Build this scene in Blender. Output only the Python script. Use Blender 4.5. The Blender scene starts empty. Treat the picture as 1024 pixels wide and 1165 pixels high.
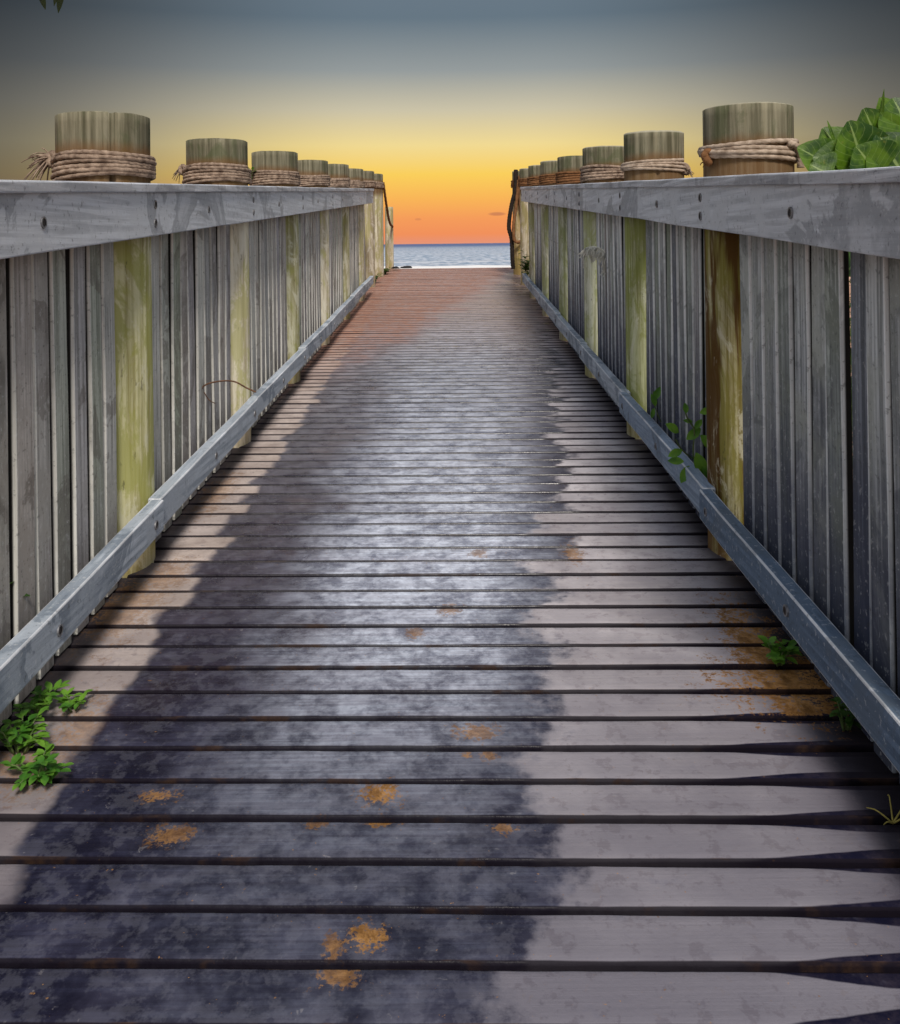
import bpy, bmesh, math, random
from mathutils import Vector, Matrix, noise as mnoise
random.seed(7)
sc = bpy.context.scene
col = sc.collection
R = math.radians
F = 1050.0; H = 1.05; S = 60.0/1050.0; ROLL = 0.012
VX, HY = 516.5, 277.0            # where level lines meet the horizon in the photograph
END = 12.5                       # the deck's far end

def at(px, py, Y):
    dx, dy = px-VX, py-HY
    ux = dx-ROLL*dy; uy = dy+ROLL*dx
    return Vector((ux*Y/F, Y, H-uy*Y/F))

# ---------------------------------------------------------------- helpers
def link(o): col.objects.link(o); return o
def tag(o, label=None, cat=None, group=None, kind=None):
    if label: o['label'] = label
    if cat: o['category'] = cat
    if group: o['group'] = group
    if kind: o['kind'] = kind
    return o
def empty(name, loc, label, cat, group=None):
    o = link(bpy.data.objects.new(name, None)); o.location = loc; o.empty_display_size = .1
    return tag(o, label, cat, group)
def build(name, bm, mats, parent=None, smooth=False, loc=(0,0,0), recalc=True):
    """link bm (coordinates relative to the parent) as one mesh object"""
    me = bpy.data.meshes.new(name)
    if recalc: bmesh.ops.recalc_face_normals(bm, faces=bm.faces)
    bm.to_mesh(me); bm.free()
    if not isinstance(mats, (list, tuple)): mats = [mats]
    for m in mats: me.materials.append(m)
    if smooth:
        for p in me.polygons: p.use_smooth = True
    o = link(bpy.data.objects.new(name, me)); o.location = loc
    if parent: o.parent = parent
    return o

def box(bm, x0, x1, y0, y1, z0, z1, bev=.0, shear=0.0, seg=2, cuts=0, wob=0.0, seed=0):
    g = bmesh.ops.create_cube(bm, size=1.0)
    vs = g['verts']
    for v in vs:
        v.co = Vector((x0+(v.co.x+.5)*(x1-x0), y0+(v.co.y+.5)*(y1-y0), z0+(v.co.z+.5)*(z1-z0)))
    if bev > 0:
        es = list({e for v in vs for e in v.link_edges})
        r = bmesh.ops.bevel(bm, geom=es, offset=bev, segments=seg, affect='EDGES', profile=.5)
        vs = list({v for f in r['faces'] for v in f.verts} | {v for v in vs if v.is_valid})
    if cuts:
        ax = max(range(3), key=lambda i: (x1-x0, y1-y0, z1-z0)[i])
        lo = (x0, y0, z0)[ax]; ln = (x1-x0, y1-y0, z1-z0)[ax]
        no = [0,0,0]; no[ax] = 1
        fs = set()
        for v in vs:
            for f in v.link_faces: fs.add(f)
        geom = list(fs)+list({e for f in fs for e in f.edges})+list(vs)
        for i in range(1, cuts+1):
            pc = [0,0,0]; pc[ax] = lo+ln*i/(cuts+1)
            r = bmesh.ops.bisect_plane(bm, geom=geom, plane_co=pc, plane_no=no)
            geom = r['geom']
        vs = list({v for g_ in geom if isinstance(g_, bmesh.types.BMFace) for v in g_.verts})
    if wob:
        for v in vs:
            n = mnoise.noise_vector(Vector((v.co.x*2+seed, v.co.y*2.2, v.co.z*2.2+seed*.7)))
            v.co += n*wob
    if shear:
        for v in vs: v.co.z += shear*v.co.y
    return vs

def sweep(bm, pts, rad, nseg=10, lobes=0, twist=0.0, amp=.18, cap=True):
    """tube along pts; with lobes it is laid rope"""
    n = len(pts); rings = []
    t0 = (pts[1]-pts[0]).normalized()
    ref = Vector((0,0,1)) if abs(t0.z) < .9 else Vector((1,0,0))
    u = t0.cross(ref).normalized(); s = 0
    for i in range(n):
        t = (pts[min(i+1, n-1)]-pts[max(i-1, 0)]).normalized()
        u = (u-t*u.dot(t)).normalized(); w = t.cross(u)
        if i: s += (pts[i]-pts[i-1]).length
        r0 = rad(i/(n-1)) if callable(rad) else rad
        ring = []
        for k in range(nseg):
            a = 2*math.pi*k/nseg
            rr = r0*(1+(amp*abs(math.cos(lobes*(a+twist*s)/2))-amp*.6 if lobes else 0))
            ring.append(bm.verts.new(pts[i]+(u*math.cos(a)+w*math.sin(a))*rr))
        rings.append(ring)
    for i in range(n-1):
        for k in range(nseg):
            bm.faces.new((rings[i][k], rings[i][(k+1)%nseg], rings[i+1][(k+1)%nseg], rings[i+1][k]))
    if cap:
        bm.faces.new(rings[0][::-1]); bm.faces.new(rings[-1])

def smooth_path(ctrl, n):
    out = []; P = [Vector(c) for c in ctrl]; P = [P[0]*2-P[1]]+P+[P[-1]*2-P[-2]]
    segs = len(P)-3
    for i in range(n):
        t = i/(n-1)*segs; k = min(int(t), segs-1); t -= k
        a, b, c, d = P[k:k+4]
        out.append(.5*((2*b)+(c-a)*t+(2*a-5*b+4*c-d)*t*t+(3*b-a-3*c+d)*t**3))
    return out

def leaf(bm, base, direc, up, L, W, nl=5, nw=4, curl=.3, fold=.25, tip=1.0, uvl=None, wav=0.0):
    d = direc.normalized(); s = d.cross(up)
    if s.length < 1e-4: s = d.cross(Vector((.3,.9,.1)))
    s.normalize(); n = s.cross(d).normalized()
    grid = []
    for i in range(nl+1):
        t = i/nl
        w = W*math.sin(math.pi*min(1, t**(.75 if tip > .5 else 1.0)*.97+.02))**(.75)
        c = base+d*(L*t*(1-.18*curl*t))-n*(curl*L*t*t*.6)
        row = []
        for j in range(nw+1):
            q = j/nw*2-1
            row.append(bm.verts.new(c+s*(q*w*.5)+n*(abs(q)*fold*w*.5+wav*W*math.sin(9*t+3*q))))
        grid.append(row)
    for i in range(nl):
        for j in range(nw):
            f = bm.faces.new((grid[i][j], grid[i][j+1], grid[i+1][j+1], grid[i+1][j])); f.smooth = True
            if uvl:
                for lp, (a, b) in zip(f.loops, ((i,j),(i,j+1),(i+1,j+1),(i+1,j))):
                    lp[uvl].uv = (b/nw, a/nl)

# ---------------------------------------------------------------- node helper
class NT:
    def __init__(s, name):
        s.m = bpy.data.materials.new(name); s.m.use_nodes = True
        s.t = s.m.node_tree; s.t.nodes.clear()
        s.out = s.t.nodes.new('ShaderNodeOutputMaterial')
        s.b = s.t.nodes.new('ShaderNodeBsdfPrincipled')
        s.t.links.new(s.b.outputs[0], s.out.inputs[0])
    def nd(s, typ, **kw):
        n = s.t.nodes.new(typ)
        for k, v in kw.items(): setattr(n, k, v)
        return n
    def set(s, sock, v):
        if isinstance(v, bpy.types.NodeSocket): s.t.links.new(v, sock)
        elif isinstance(v, (tuple, list)) and len(v) == 3 and sock.type == 'RGBA': sock.default_value = (*v, 1)
        else: sock.default_value = v
    def math(s, op, a, b=None, c=None, clamp=False):
        n = s.nd('ShaderNodeMath', operation=op, use_clamp=clamp)
        for i, v in enumerate((a, b, c)):
            if v is not None: s.set(n.inputs[i], v)
        return n.outputs[0]
    def add(s, a, b): return s.math('ADD', a, b)
    def sub(s, a, b): return s.math('SUBTRACT', a, b)
    def mul(s, a, b): return s.math('MULTIPLY', a, b)
    def step(s, v, a, b, lo=0.0, hi=1.0):
        n = s.nd('ShaderNodeMapRange', interpolation_type='SMOOTHSTEP')
        s.set(n.inputs[0], v); s.set(n.inputs[1], a); s.set(n.inputs[2], b)
        s.set(n.inputs[3], lo); s.set(n.inputs[4], hi); return n.outputs[0]
    def mix(s, f, a, b, blend='MIX'):
        n = s.nd('ShaderNodeMix', data_type='RGBA', blend_type=blend)
        s.set(n.inputs[0], f); s.set(n.inputs[6], a); s.set(n.inputs[7], b); return n.outputs[2]
    def noise(s, vec, scale, detail=4, rough=.55, dist=0.0, col=False):
        n = s.nd('ShaderNodeTexNoise'); s.set(n.inputs['Vector'], vec)
        n.inputs['Scale'].default_value = scale; n.inputs['Detail'].default_value = detail
        n.inputs['Roughness'].default_value = rough; n.inputs['Distortion'].default_value = dist
        return n.outputs['Color' if col else 'Fac']
    def vscale(s, vec, sc_, off=None):
        n = s.nd('ShaderNodeMapping'); s.set(n.inputs[0], vec); n.inputs['Scale'].default_value = sc_
        if off is not None: s.set(n.inputs[1], off)
        return n.outputs[0]
    def sep(s, vec):
        n = s.nd('ShaderNodeSeparateXYZ'); s.set(n.inputs[0], vec); return n.outputs
    def comb(s, x, y, z):
        n = s.nd('ShaderNodeCombineXYZ')
        for i, v in enumerate((x, y, z)): s.set(n.inputs[i], v)
        return n.outputs[0]
    def pos(s): return s.nd('ShaderNodeNewGeometry').outputs['Position']
    def objco(s): return s.nd('ShaderNodeTexCoord').outputs['Object']
    def uv(s): return s.nd('ShaderNodeTexCoord').outputs['UV']
    def info(s): return s.nd('ShaderNodeObjectInfo').outputs
    def ramp(s, fac, stops):
        n = s.nd('ShaderNodeValToRGB'); s.set(n.inputs[0], fac)
        e = n.color_ramp.elements
        while len(e) < len(stops): e.new(.5)
        for el, (p, c) in zip(e, stops):
            el.position = p; el.color = (*c, 1) if len(c) == 3 else c
        return n.outputs[0]
    def fin(s, color, rough=.8, bump=None, bs=.3, bd=.01, spec=.5, sub=None):
        s.set(s.b.inputs['Base Color'], color); s.set(s.b.inputs['Roughness'], rough)
        s.set(s.b.inputs['Specular IOR Level'], spec)
        if bump is not None:
            n = s.nd('ShaderNodeBump'); s.set(n.inputs['Height'], bump)
            n.inputs['Strength'].default_value = bs; n.inputs['Distance'].default_value = bd
            s.t.links.new(n.outputs[0], s.b.inputs['Normal'])
        return s.m

# ---------------------------------------------------------------- materials
def mat_deck():
    m = NT('wet_decking')
    a = m.nd('ShaderNodeAttribute', attribute_name='pl'); A = m.sep(a.outputs['Vector'])
    X, v, rnd = A[0], A[1], A[2]
    P = m.pos(); Ps = m.sep(P); Y = Ps[1]
    P2 = m.comb(Ps[0], Ps[1], m.mul(rnd, 3.0))
    big = m.noise(P, 3.2, 4, .6); fine = m.noise(P, 26, 4, .7)
    plk = m.noise(P2, 5.5, 4, .6)
    grain = m.noise(m.vscale(P2, (3.0, 120, 1)), 1.0, 4, .6)
    jit = m.add(m.mul(m.sub(plk, .5), .34), m.add(m.mul(m.sub(fine, .5), .07), m.mul(m.sub(rnd, .5), .13)))
    Xd = m.add(Ps[0], jit)
    Xe = m.add(Ps[0], m.mul(jit, .38))
    wetL = m.step(Xe, -.735, -.705)
    cv = m.nd('ShaderNodeFloatCurve'); m.set(cv.inputs['Value'], m.math('DIVIDE', Y, 13.0, clamp=True))
    pts = [(0,.04),(1.25/13,.09),(1.6/13,.12),(2.3/13,.20),(3.1/13,.34),(4.2/13,.44),(5.5/13,.58),(7.2/13,.66),(9/13,.75),(1,.75)]
    c = cv.mapping.curves[0]
    c.points[0].location = pts[0]; c.points[1].location = pts[-1]
    for p in pts[1:-1]: c.points.new(*p)
    cv.mapping.update()
    eR = cv.outputs[0]
    dR = m.sub(Xd, eR)
    wetR = m.step(dR, -.025, .035, 1, 0)
    wet = m.mul(wetL, wetR)
    # plank edges that stay wet near the right-hand kerb
    e = m.sub(1.0, m.math('ABSOLUTE', v))
    Xw = m.add(Ps[0], m.mul(m.sub(big, .5), .12))
    near = m.step(Y, 1.75, 2.25, 1, 0)
    t = m.mul(m.step(m.add(Xw, m.mul(m.sub(rnd, .5), .10)), .40, .72), m.mul(near, m.mul(m.step(Y, 1.2, 1.9, .72, .34), m.add(.75, m.mul(rnd, .5)))))
    t = m.add(t, m.mul(m.step(plk, .45, .8), .05))
    wedge = m.mul(m.step(m.sub(e, t), -.03, .05, 1, 0), m.step(Xw, .30, .46))
    wedge = m.mul(wedge, m.step(Y, 2.1, 2.6, 1, 0))
    corner = m.mul(m.step(Xw, .70, .83), m.step(Y, 2.6, 3.4, 1, 0))  # near right corner: vignette and kerb shade painted in with the damp
    damp = m.math('MAXIMUM', wedge, corner)  # damp wedge together with the painted corner shade
    wet_and_shade = m.math('MAXIMUM', wet, damp)
    # dry board colours
    dry = m.mix(m.step(big, .4, .62), (.36, .33, .345), (.56, .52, .54))
    dry = m.mix(m.step(grain, .42, .62, 0, .35), dry, m.mix(.5, dry, (.60, .54, .52)))
    dry = m.mix(m.step(plk, .42, .6, .35, 0), dry, (.22, .20, .23))
    left = m.step(Ps[0], -.5, -.6)
    dry = m.mix(m.mul(left, .8), dry, m.mix(m.step(plk, .3, .7), (.33, .26, .22), (.58, .48, .42)))
    dry = m.mix(m.mul(m.step(rnd, 0, 1), .25), dry, (.25, .23, .25))
    dry = m.mix(m.step(Y, 1.15, 2.7, .85, 0), dry, (.125, .118, .145))  # boards darken towards the camera: vignette put into the colour
    dry = m.mix(m.mul(m.step(Xw, .50, .76, 0, .85), m.step(Y, 2.3, 1.6)), dry, (.045, .04, .06))  # shade on the near right edge, painted into the dry colour
    # wet colours
    spk0 = m.noise(P2, 42, 3, .7, .3); blot0 = m.noise(P2, 11, 4, .65, .2)
    wetc = m.mix(m.step(plk, .35, .7), (.034, .027, .042), (.085, .070, .092))
    wetc = m.mix(m.step(big, .5, .75), wetc, (.085, .055, .055))
    wetc = m.mix(m.step(Y, 1.5, 3.0, .92, 0), wetc, m.mix(m.step(blot0, .35, .65), (.008, .009, .022), (.032, .034, .062)))  # near wet boards darkened too, for the same painted vignette
    wetc = m.mix(m.mul(m.step(spk0, .67, .74), .3), wetc, (.32, .30, .30))
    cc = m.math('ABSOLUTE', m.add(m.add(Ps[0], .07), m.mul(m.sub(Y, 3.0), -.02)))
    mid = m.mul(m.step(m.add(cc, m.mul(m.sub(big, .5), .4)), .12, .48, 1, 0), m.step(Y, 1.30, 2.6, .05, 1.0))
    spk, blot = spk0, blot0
    sheen = m.mul(mid, m.step(m.add(m.mul(blot, .6), m.mul(spk, .4)), .36, .64))
    sheen = m.math('MAXIMUM', sheen, m.mul(mid, m.mul(m.step(spk, .50, .62), m.step(blot, .42, .6))))
    wetc = m.mix(m.mul(mid, .75), wetc, (.27, .29, .37))  # sky sheen on the wet centre, painted pale into the base colour
    wetc = m.mix(m.mul(sheen, m.step(Y, 3.0, 6.0, .85, .35)), wetc, (.80, .86, .98))
    # the wet area gets paler with distance
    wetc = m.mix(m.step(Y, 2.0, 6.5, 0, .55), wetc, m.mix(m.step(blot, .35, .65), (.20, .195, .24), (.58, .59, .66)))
    # darkest line just inside the drying edge
    rim = m.mul(m.step(dR, -.16, -.03), m.step(dR, -.01, .03, 1, 0))
    wetc = m.mix(m.mul(rim, .45), wetc, (.025, .024, .045))
    damp_shade_col = m.mix(m.step(fine, .4, .7), (.006, .006, .018), (.022, .018, .030))
    wetc = m.mix(m.step(grain, .42, .60, .38, 0), wetc, m.mix(1.0, wetc, (.42, .35, .38), 'MULTIPLY'))
    wetc = m.mix(m.step(fine, .46, .58, 0, .30), wetc, m.mix(.5, wetc, (.20, .20, .24)))
    dry = m.mix(m.step(fine, .46, .38, 0, .35), dry, m.mix(1.0, dry, (.55, .50, .52), 'MULTIPLY'))
    dry = m.mix(m.mul(m.step(spk0, .62, .70), .5), dry, (.16, .14, .15))
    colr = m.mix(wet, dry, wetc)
    colr = m.mix(damp, colr, damp_shade_col)
    # blue-grey blotches on the dry side
    colr = m.mix(m.mul(m.step(blot, .60, .72), .35), colr, (.12, .12, .16))
    kerb_shade = m.math('MAXIMUM', m.step(Xw, -.80, -.90), m.step(Xw, .61, .77))
    colr = m.mix(m.mul(kerb_shade, .95), colr, (.022, .018, .022))  # shadow under the right kerb painted in; left edge darkened alike
    # ochre sand stuck to the boards
    sn = m.noise(P, 30, 4, .75, .4); sn2 = m.noise(P, 130, 3, .7)
    sand = None
    patches = [(435,903,.032,.032),(433,934,.030,.010),(540,832,.042,.026),(532,858,.012,.014),(556,858,.016,.016),
               (417,1066,.030,.022),(378,1078,.012,.022),(195,950,.036,.022),(652,630,.028,.085),(545,630,.026,.03),
               (512,694,.028,.035),(472,720,.02,.03),(360,935,.02,.014),(575,940,.025,.015),(385,1110,.03,.02),(180,905,.03,.02),
               (905,775,.15,.13),(860,735,.07,.22),(915,800,.08,.06),
               (95,830,.07,.12),(150,690,.08,.20),(40,870,.10,.08),(190,655,.06,.12),(250,560,.05,.25)]
    for (px, py, rx, ry) in patches:
        dxp, dyp = px-VX, py-HY; uy = dyp+ROLL*dxp; ux = dxp-ROLL*dyp
        Yp = F*H/(uy+60); Xp = ux*Yp/F
        d = m.math('SQRT', m.add(m.math('POWER', m.math('DIVIDE', m.sub(Ps[0], Xp), rx), 2.0),
                                  m.math('POWER', m.math('DIVIDE', m.sub(Y, Yp), ry), 2.0)))
        f = m.step(m.add(d, m.add(m.mul(m.sub(sn, .5), 4.2), m.mul(m.sub(sn2, .5), 3.4))), .35, 1.15, 1, 0)
        k = .95 if (py > 860 and 400 < px < 460) or px > 700 else (.45 if px < 260 and py < 900 else .66)
        f = m.mul(f, k)
        if px < 300 and py < 900: f = m.mul(f, m.step(Xe, -.69, -.75))
        sand = f if sand is None else m.math('MAXIMUM', sand, f)
    # crumbs of sand along plank edges
    ed = m.mul(m.step(e, .10, .02), m.step(m.noise(m.vscale(P2, (5, 30, 1)), 1, 4, .7), .55, .63))
    ed = m.mul(ed, m.step(Y, 2.3, 3.2, 1, 0))
    speck = m.mul(m.step(m.noise(P, 95, 3, .6), .70, .74), .6)
    sand = m.math('MAXIMUM', sand, m.math('MAXIMUM', m.mul(ed, .8), speck))
    sandc = m.mix(m.step(sn, .3, .7), (.14, .065, .018), (.46, .24, .08))
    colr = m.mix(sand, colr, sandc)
    # the far sweep of blown reddish sand
    sl = m.add(m.add(-.62, m.mul(m.sub(Y, 5.0), .20)), m.mul(m.sub(big, .5), .6))
    far = m.mul(m.step(m.sub(sl, Ps[0]), -.12, .22), m.step(Y, 4.2, 7.5))
    far = m.mul(far, m.add(.35, m.mul(m.step(m.noise(P2, 16, 4, .7), .35, .6), .6)))
    colr = m.mix(m.step(Y, 5.0, 9.0, 0, .78), colr, (.45, .31, .255))
    farc = m.mix(fine, (.25, .12, .085), (.50, .26, .18))
    colr = m.mix(far, colr, farc)
    # edges of planks stay dark
    colr = m.mix(m.mul(m.step(m.sub(e, m.step(Y, 2.0, 6.0, 0, .10)), .105, .05), .92), colr, (.008, .006, .010))
    rough = m.mix(wet_and_shade, (.62,)*3, m.mix(m.step(blot, .3, .7), (.25,)*3, (.40,)*3))
    rough = m.mix(m.math('MAXIMUM', damp, m.math('MAXIMUM', sand, far)), rough, (.8,)*3)
    hgt = m.add(m.mul(grain, .5), m.mul(fine, 1.0))
    spec = m.mix(m.math('MINIMUM', wet, m.step(Y, 1.6, 3.4)), (.05,)*3, (.55,)*3)
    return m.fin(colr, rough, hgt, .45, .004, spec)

def mat_wood(name, c1, c2, c3, along='y', tint=False, stain=(.1,.1,.11), stain_amt=.4, green=0.0, bs=.35, low=None, spec=.12, gap_shade=0):
    """weathered board; fine grain along one axis, blotches, optional foot tone: stain on left pickets, painted shade on right"""
    m = NT(name); O = m.objco(); inf = m.info(); rnd = inf['Random']
    off = m.comb(m.mul(rnd, 13.0), m.mul(rnd, 29.0), m.mul(rnd, 7.0))
    sc_ = {'x': (1.6, 60, 60), 'y': (60, 1.6, 60), 'z': (70, 70, 1.8)}[along]
    gr = m.noise(m.vscale(O, sc_, off), 1.0, 5, .65)
    bl = m.noise(m.vscale(O, (1,1,1), off), 5.0, 5, .6, .3)
    bl2 = m.noise(m.vscale(O, (1,1,1), off), 1.9, 6, .6, .8)
    fi = m.noise(O, 70, 4, .7)
    c = m.mix(m.step(gr, .38, .62), c1, c2)
    c = m.mix(m.step(bl, .45, .62), c, c3)
    if tint:
        c = m.mix(1.0 if tint == 2 else m.step(rnd, 0, 1, .3, .9), c, m.mix(1.0, c, inf['Color'], 'MULTIPLY'))
    s_ = m.mul(m.mul(m.step(bl2, .52, .54), m.step(bl2, .57, .64, 1, .30)), stain_amt)
    c = m.mix(s_, c, stain)
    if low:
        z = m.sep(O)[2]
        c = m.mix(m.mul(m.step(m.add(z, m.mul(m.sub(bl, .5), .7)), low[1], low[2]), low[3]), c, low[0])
    c = m.mix(m.mul(m.step(fi, .58, .68), .45), c, (.05, .05, .045))
    c = m.mix(m.mul(m.step(fi, .42, .34), .30), c, (.7, .7, .68))
    if gap_shade:
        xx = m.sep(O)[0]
        c = m.mix(m.step(m.mul(xx, float(gap_shade)), .0055, -.0005), c, (.012, .011, .010))  # painted gap shadow: side faces blacken with depth between pickets
    if green:
        c = m.mix(m.mul(m.step(bl, .3, .6), green), c, (.10, .12, .035))
    return m.fin(c, m.mix(m.step(bl, .3, .7), (.55,)*3, (.85,)*3), m.add(gr, m.mul(fi, .5)), bs, .003, spec)

def mat_post():
    """round timber: tint from the object's colour, algae and brown runs down the side"""
    m = NT('round_timber'); O = m.objco(); inf = m.info(); rnd = inf['Random']; tint = inf['Color']
    off = m.comb(m.mul(rnd, 13.0), m.mul(rnd, 29.0), m.mul(rnd, 7.0))
    gr = m.noise(m.vscale(O, (45, 45, 1.5), off), 1.0, 6, .65)
    run = m.noise(m.vscale(O, (13, 13, .9), off), 1.0, 4, .6, .4)
    bl = m.noise(m.vscale(O, (9, 9, 4), off), 1.0, 6, .7, .6)
    fl = m.noise(m.vscale(O, (40, 40, 13), off), 1.0, 4, .75)
    z = m.sep(O)[2]
    c = m.mix(m.step(gr, .38, .62), m.mix(1.0, tint, (.55,.52,.45), 'MULTIPLY'), m.mix(.25, tint, (.8,.78,.66)))
    c = m.mix(m.mul(m.step(bl, .47, .56), .7), c, m.mix(1.0, tint, (.60,.63,.34), 'MULTIPLY'))
    c = m.mix(m.mul(m.step(m.add(run, m.mul(inf['Alpha'], .13)), .53, .60), inf['Alpha']), c, (.085, .036, .009))
    c = m.mix(m.mul(m.step(bl, .45, .38), .7), c, m.mix(.6, tint, (.72, .70, .60)))
    c = m.mix(m.mul(m.step(fl, .62, .72), .6), c, (.06, .055, .03))
    c = m.mix(m.mul(m.step(fl, .36, .28), .35), c, (.6, .58, .45))
    # weathered olive-grey head above the rail, foot darkened by splash
    hd = m.step(m.add(z, m.mul(m.sub(run, .5), .05)), .95, 1.05)
    head = m.mix(m.step(gr, .34, .68), (.085, .078, .048), (.26, .238, .165))
    head = m.mix(m.mul(m.step(bl, .47, .62), .6), head, (.070, .085, .038))
    head = m.mix(m.mul(m.step(m.noise(m.vscale(O, (30, 30, 1.0), off), 1.0, 3, .6), .56, .66), .35), head, (.26, .23, .15))
    head = m.mix(m.mul(m.step(z, 1.274, 1.281), .7), head, (.45, .42, .32))  # pale top rim: edge highlight painted into the colour
    head = m.mix(m.mul(m.step(m.add(z, m.mul(m.sub(run, .5), .04)), 1.205, 1.165), .6), head, (.16, .07, .022))
    c = m.mix(hd, c, head)
    c = m.mix(m.step(z, .14, .02, 0, .35), c, (.30, .18, .08))
    return m.fin(c, .85, m.add(m.mul(gr, .8), m.mul(fl, .5)), .6, .006, .1)

def mat_rope(name, a, b):
    m = NT(name); O = m.objco()
    n1 = m.noise(O, 30, 5, .7); n2 = m.noise(O, 260, 3, .6)
    return m.fin(m.mix(m.step(n1, .3, .7), a, b), .92, m.add(n2, n1), .5, .002, .15)

def mat_leaf(name, a, b, vein=(.22,.35,.10), rough=.42, spot=(.12,.12,.02), uvv=True):
    m = NT(name); O = m.pos(); rnd = m.noise(O, 18, 3, .6); r2 = m.noise(O, 60, 4, .7)
    c = m.mix(m.step(rnd, .35, .65), a, b)
    c = m.mix(m.mul(m.step(r2, .62, .75), .5), c, spot)
    if uvv:
        U = m.sep(m.uv()); q = m.math('ABSOLUTE', m.sub(U[0], .5))
        mid = m.step(q, .035, .01)
        side = m.math('PINGPONG', m.sub(m.mul(U[1], 7.0), m.mul(q, 5.0)), .5)
        c = m.mix(m.math('MAXIMUM', m.mul(mid, .8), m.mul(m.step(side, .06, .01), .35)), c, vein)
    geo = m.nd('ShaderNodeNewGeometry')
    m.fin(c, rough, r2, .3, .004, .3)
    m.b.inputs['Transmission Weight'].default_value = 0
    # thin leaf: some light comes through
    tr = m.nd('ShaderNodeBsdfTranslucent'); m.set(tr.inputs[0], m.mix(.5, c, (.25,.38,.05)))
    mx = m.nd('ShaderNodeMixShader'); mx.inputs[0].default_value = .30
    m.t.links.new(m.b.outputs[0], mx.inputs[1]); m.t.links.new(tr.outputs[0], mx.inputs[2])
    m.t.links.new(mx.outputs[0], m.out.inputs[0])
    return m.m

def mat_plain(name, a, b, scale=20, rough=.8, metal=0.0, bs=.3, spec=.4):
    m = NT(name); O = m.objco(); n = m.noise(O, scale, 5, .65)
    m.b.inputs['Metallic'].default_value = metal
    return m.fin(m.mix(m.step(n, .3, .7), a, b), rough, n, bs, .003, spec)

def mat_sea():
    m = NT('sea_water'); P = m.pos(); Ps = m.sep(P)
    w1 = m.noise(m.vscale(P, (.10, .035, 1)), 1.0, 6, .65); w2 = m.noise(m.vscale(P, (.7, .09, 1)), 1.0, 4, .6)
    c = m.mix(m.step(w2, .35, .65), (.22, .29, .38), (.50, .54, .60))
    c = m.mix(m.mul(m.step(w1, .5, .62), .6), c, (.42, .44, .48))
    c = m.mix(m.step(Ps[1], 250, 1500), c, (.10, .14, .26))
    edge = m.add(Ps[1], m.mul(m.sub(w1, .5), 26))
    foam = m.math('MAXIMUM', m.mul(m.step(edge, 139, 131), m.step(edge, 112, 121)), m.mul(m.mul(m.step(edge, 160, 164), m.step(edge, 170, 166)), .45))
    c = m.mix(foam, c, (.85, .83, .80))
    m.fin(c, .75, m.add(w1, w2), .6, .4, .12); return m.m

def mat_sand():
    m = NT('beach_sand'); P = m.pos(); a = m.noise(P, 1.3, 6, .6); b = m.noise(P, 60, 4, .7)
    c = m.mix(m.step(a, .3, .7), (.30, .17, .11), (.50, .31, .22)); c = m.mix(m.mul(m.step(b, .5, .7), .4), c, (.18, .10, .06))
    return m.fin(c, .95, m.add(a, b), .5, .02, .15)

M_deck = mat_deck()
M_post = mat_post()
M_cap = mat_wood('grey_cap_timber', (.34,.345,.36), (.62,.63,.65), (.48,.48,.49), 'y', stain_amt=.35, stain=(.11,.11,.12))
M_fascia = mat_wood('grey_rail_timber', (.44,.455,.475), (.64,.66,.685), (.56,.575,.59), 'y', stain=(.28,.29,.305), stain_amt=.7, bs=.3)
M_arris = mat_wood('rim_light_arris', (.42,.44,.47), (.72,.74,.77), (.55,.57,.6), 'y', stain_amt=.3)  # rim light along board edges, painted as a paler timber
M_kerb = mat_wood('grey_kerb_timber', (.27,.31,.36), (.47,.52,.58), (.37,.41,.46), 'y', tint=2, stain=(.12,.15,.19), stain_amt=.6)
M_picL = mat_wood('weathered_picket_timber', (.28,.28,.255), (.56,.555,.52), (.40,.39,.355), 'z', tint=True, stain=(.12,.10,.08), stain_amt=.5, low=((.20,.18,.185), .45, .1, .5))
M_edgeL = mat_wood('lit_edge_timber', (.50,.49,.44), (.76,.75,.69), (.64,.63,.57), 'z', stain_amt=.2, gap_shade=1)  # paler than the faces: light on the picket sides put into the colour
M_edgeR = mat_wood('lit_edge_timber_right', (.60,.62,.61), (.85,.87,.85), (.72,.74,.72), 'z', stain_amt=.2, gap_shade=-1, low=((.12,.14,.20), .6, .1, .75))  # painted-light sides again, with painted shade at the foot
M_picR = mat_wood('mossy_picket_timber', (.21,.22,.212), (.50,.515,.505), (.32,.33,.295), 'z', tint=True, stain=(.08,.09,.08), stain_amt=.4, low=((.03,.036,.07), .78, .15, .9))  # dark blue foot is shade painted on the right pickets
M_hole = mat_plain('rusty_bolt_steel', (.030,.026,.028), (.075,.062,.055), 90, .6, .4)
M_wash = mat_plain('galvanised_washer', (.16,.16,.17), (.34,.34,.35), 60, .5, .6)
M_rope = mat_rope('tan_rope', (.11,.072,.052), (.40,.30,.225))
M_rope2 = mat_rope('pale_rope', (.24,.175,.125), (.50,.40,.31))
M_ropeD = mat_rope('dark_old_rope', (.012,.010,.009), (.035,.025,.02))
M_ropeB = mat_rope('brown_old_rope', (.10,.045,.018), (.24,.115,.05))
M_big = mat_leaf('sea_grape_leaf', (.014,.055,.004), (.095,.185,.010), (.28,.38,.12), .42, (.22,.20,.03))
M_weed = mat_leaf('weed_leaf', (.05,.17,.02), (.16,.34,.035), (.2,.4,.08), .45, uvv=False)
M_weedD = mat_leaf('shaded_leaf', (.020,.06,.012), (.06,.15,.02), (.1,.2,.05), .5, uvv=False)  # darker copy of the weed leaf, shade put into its colour
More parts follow.
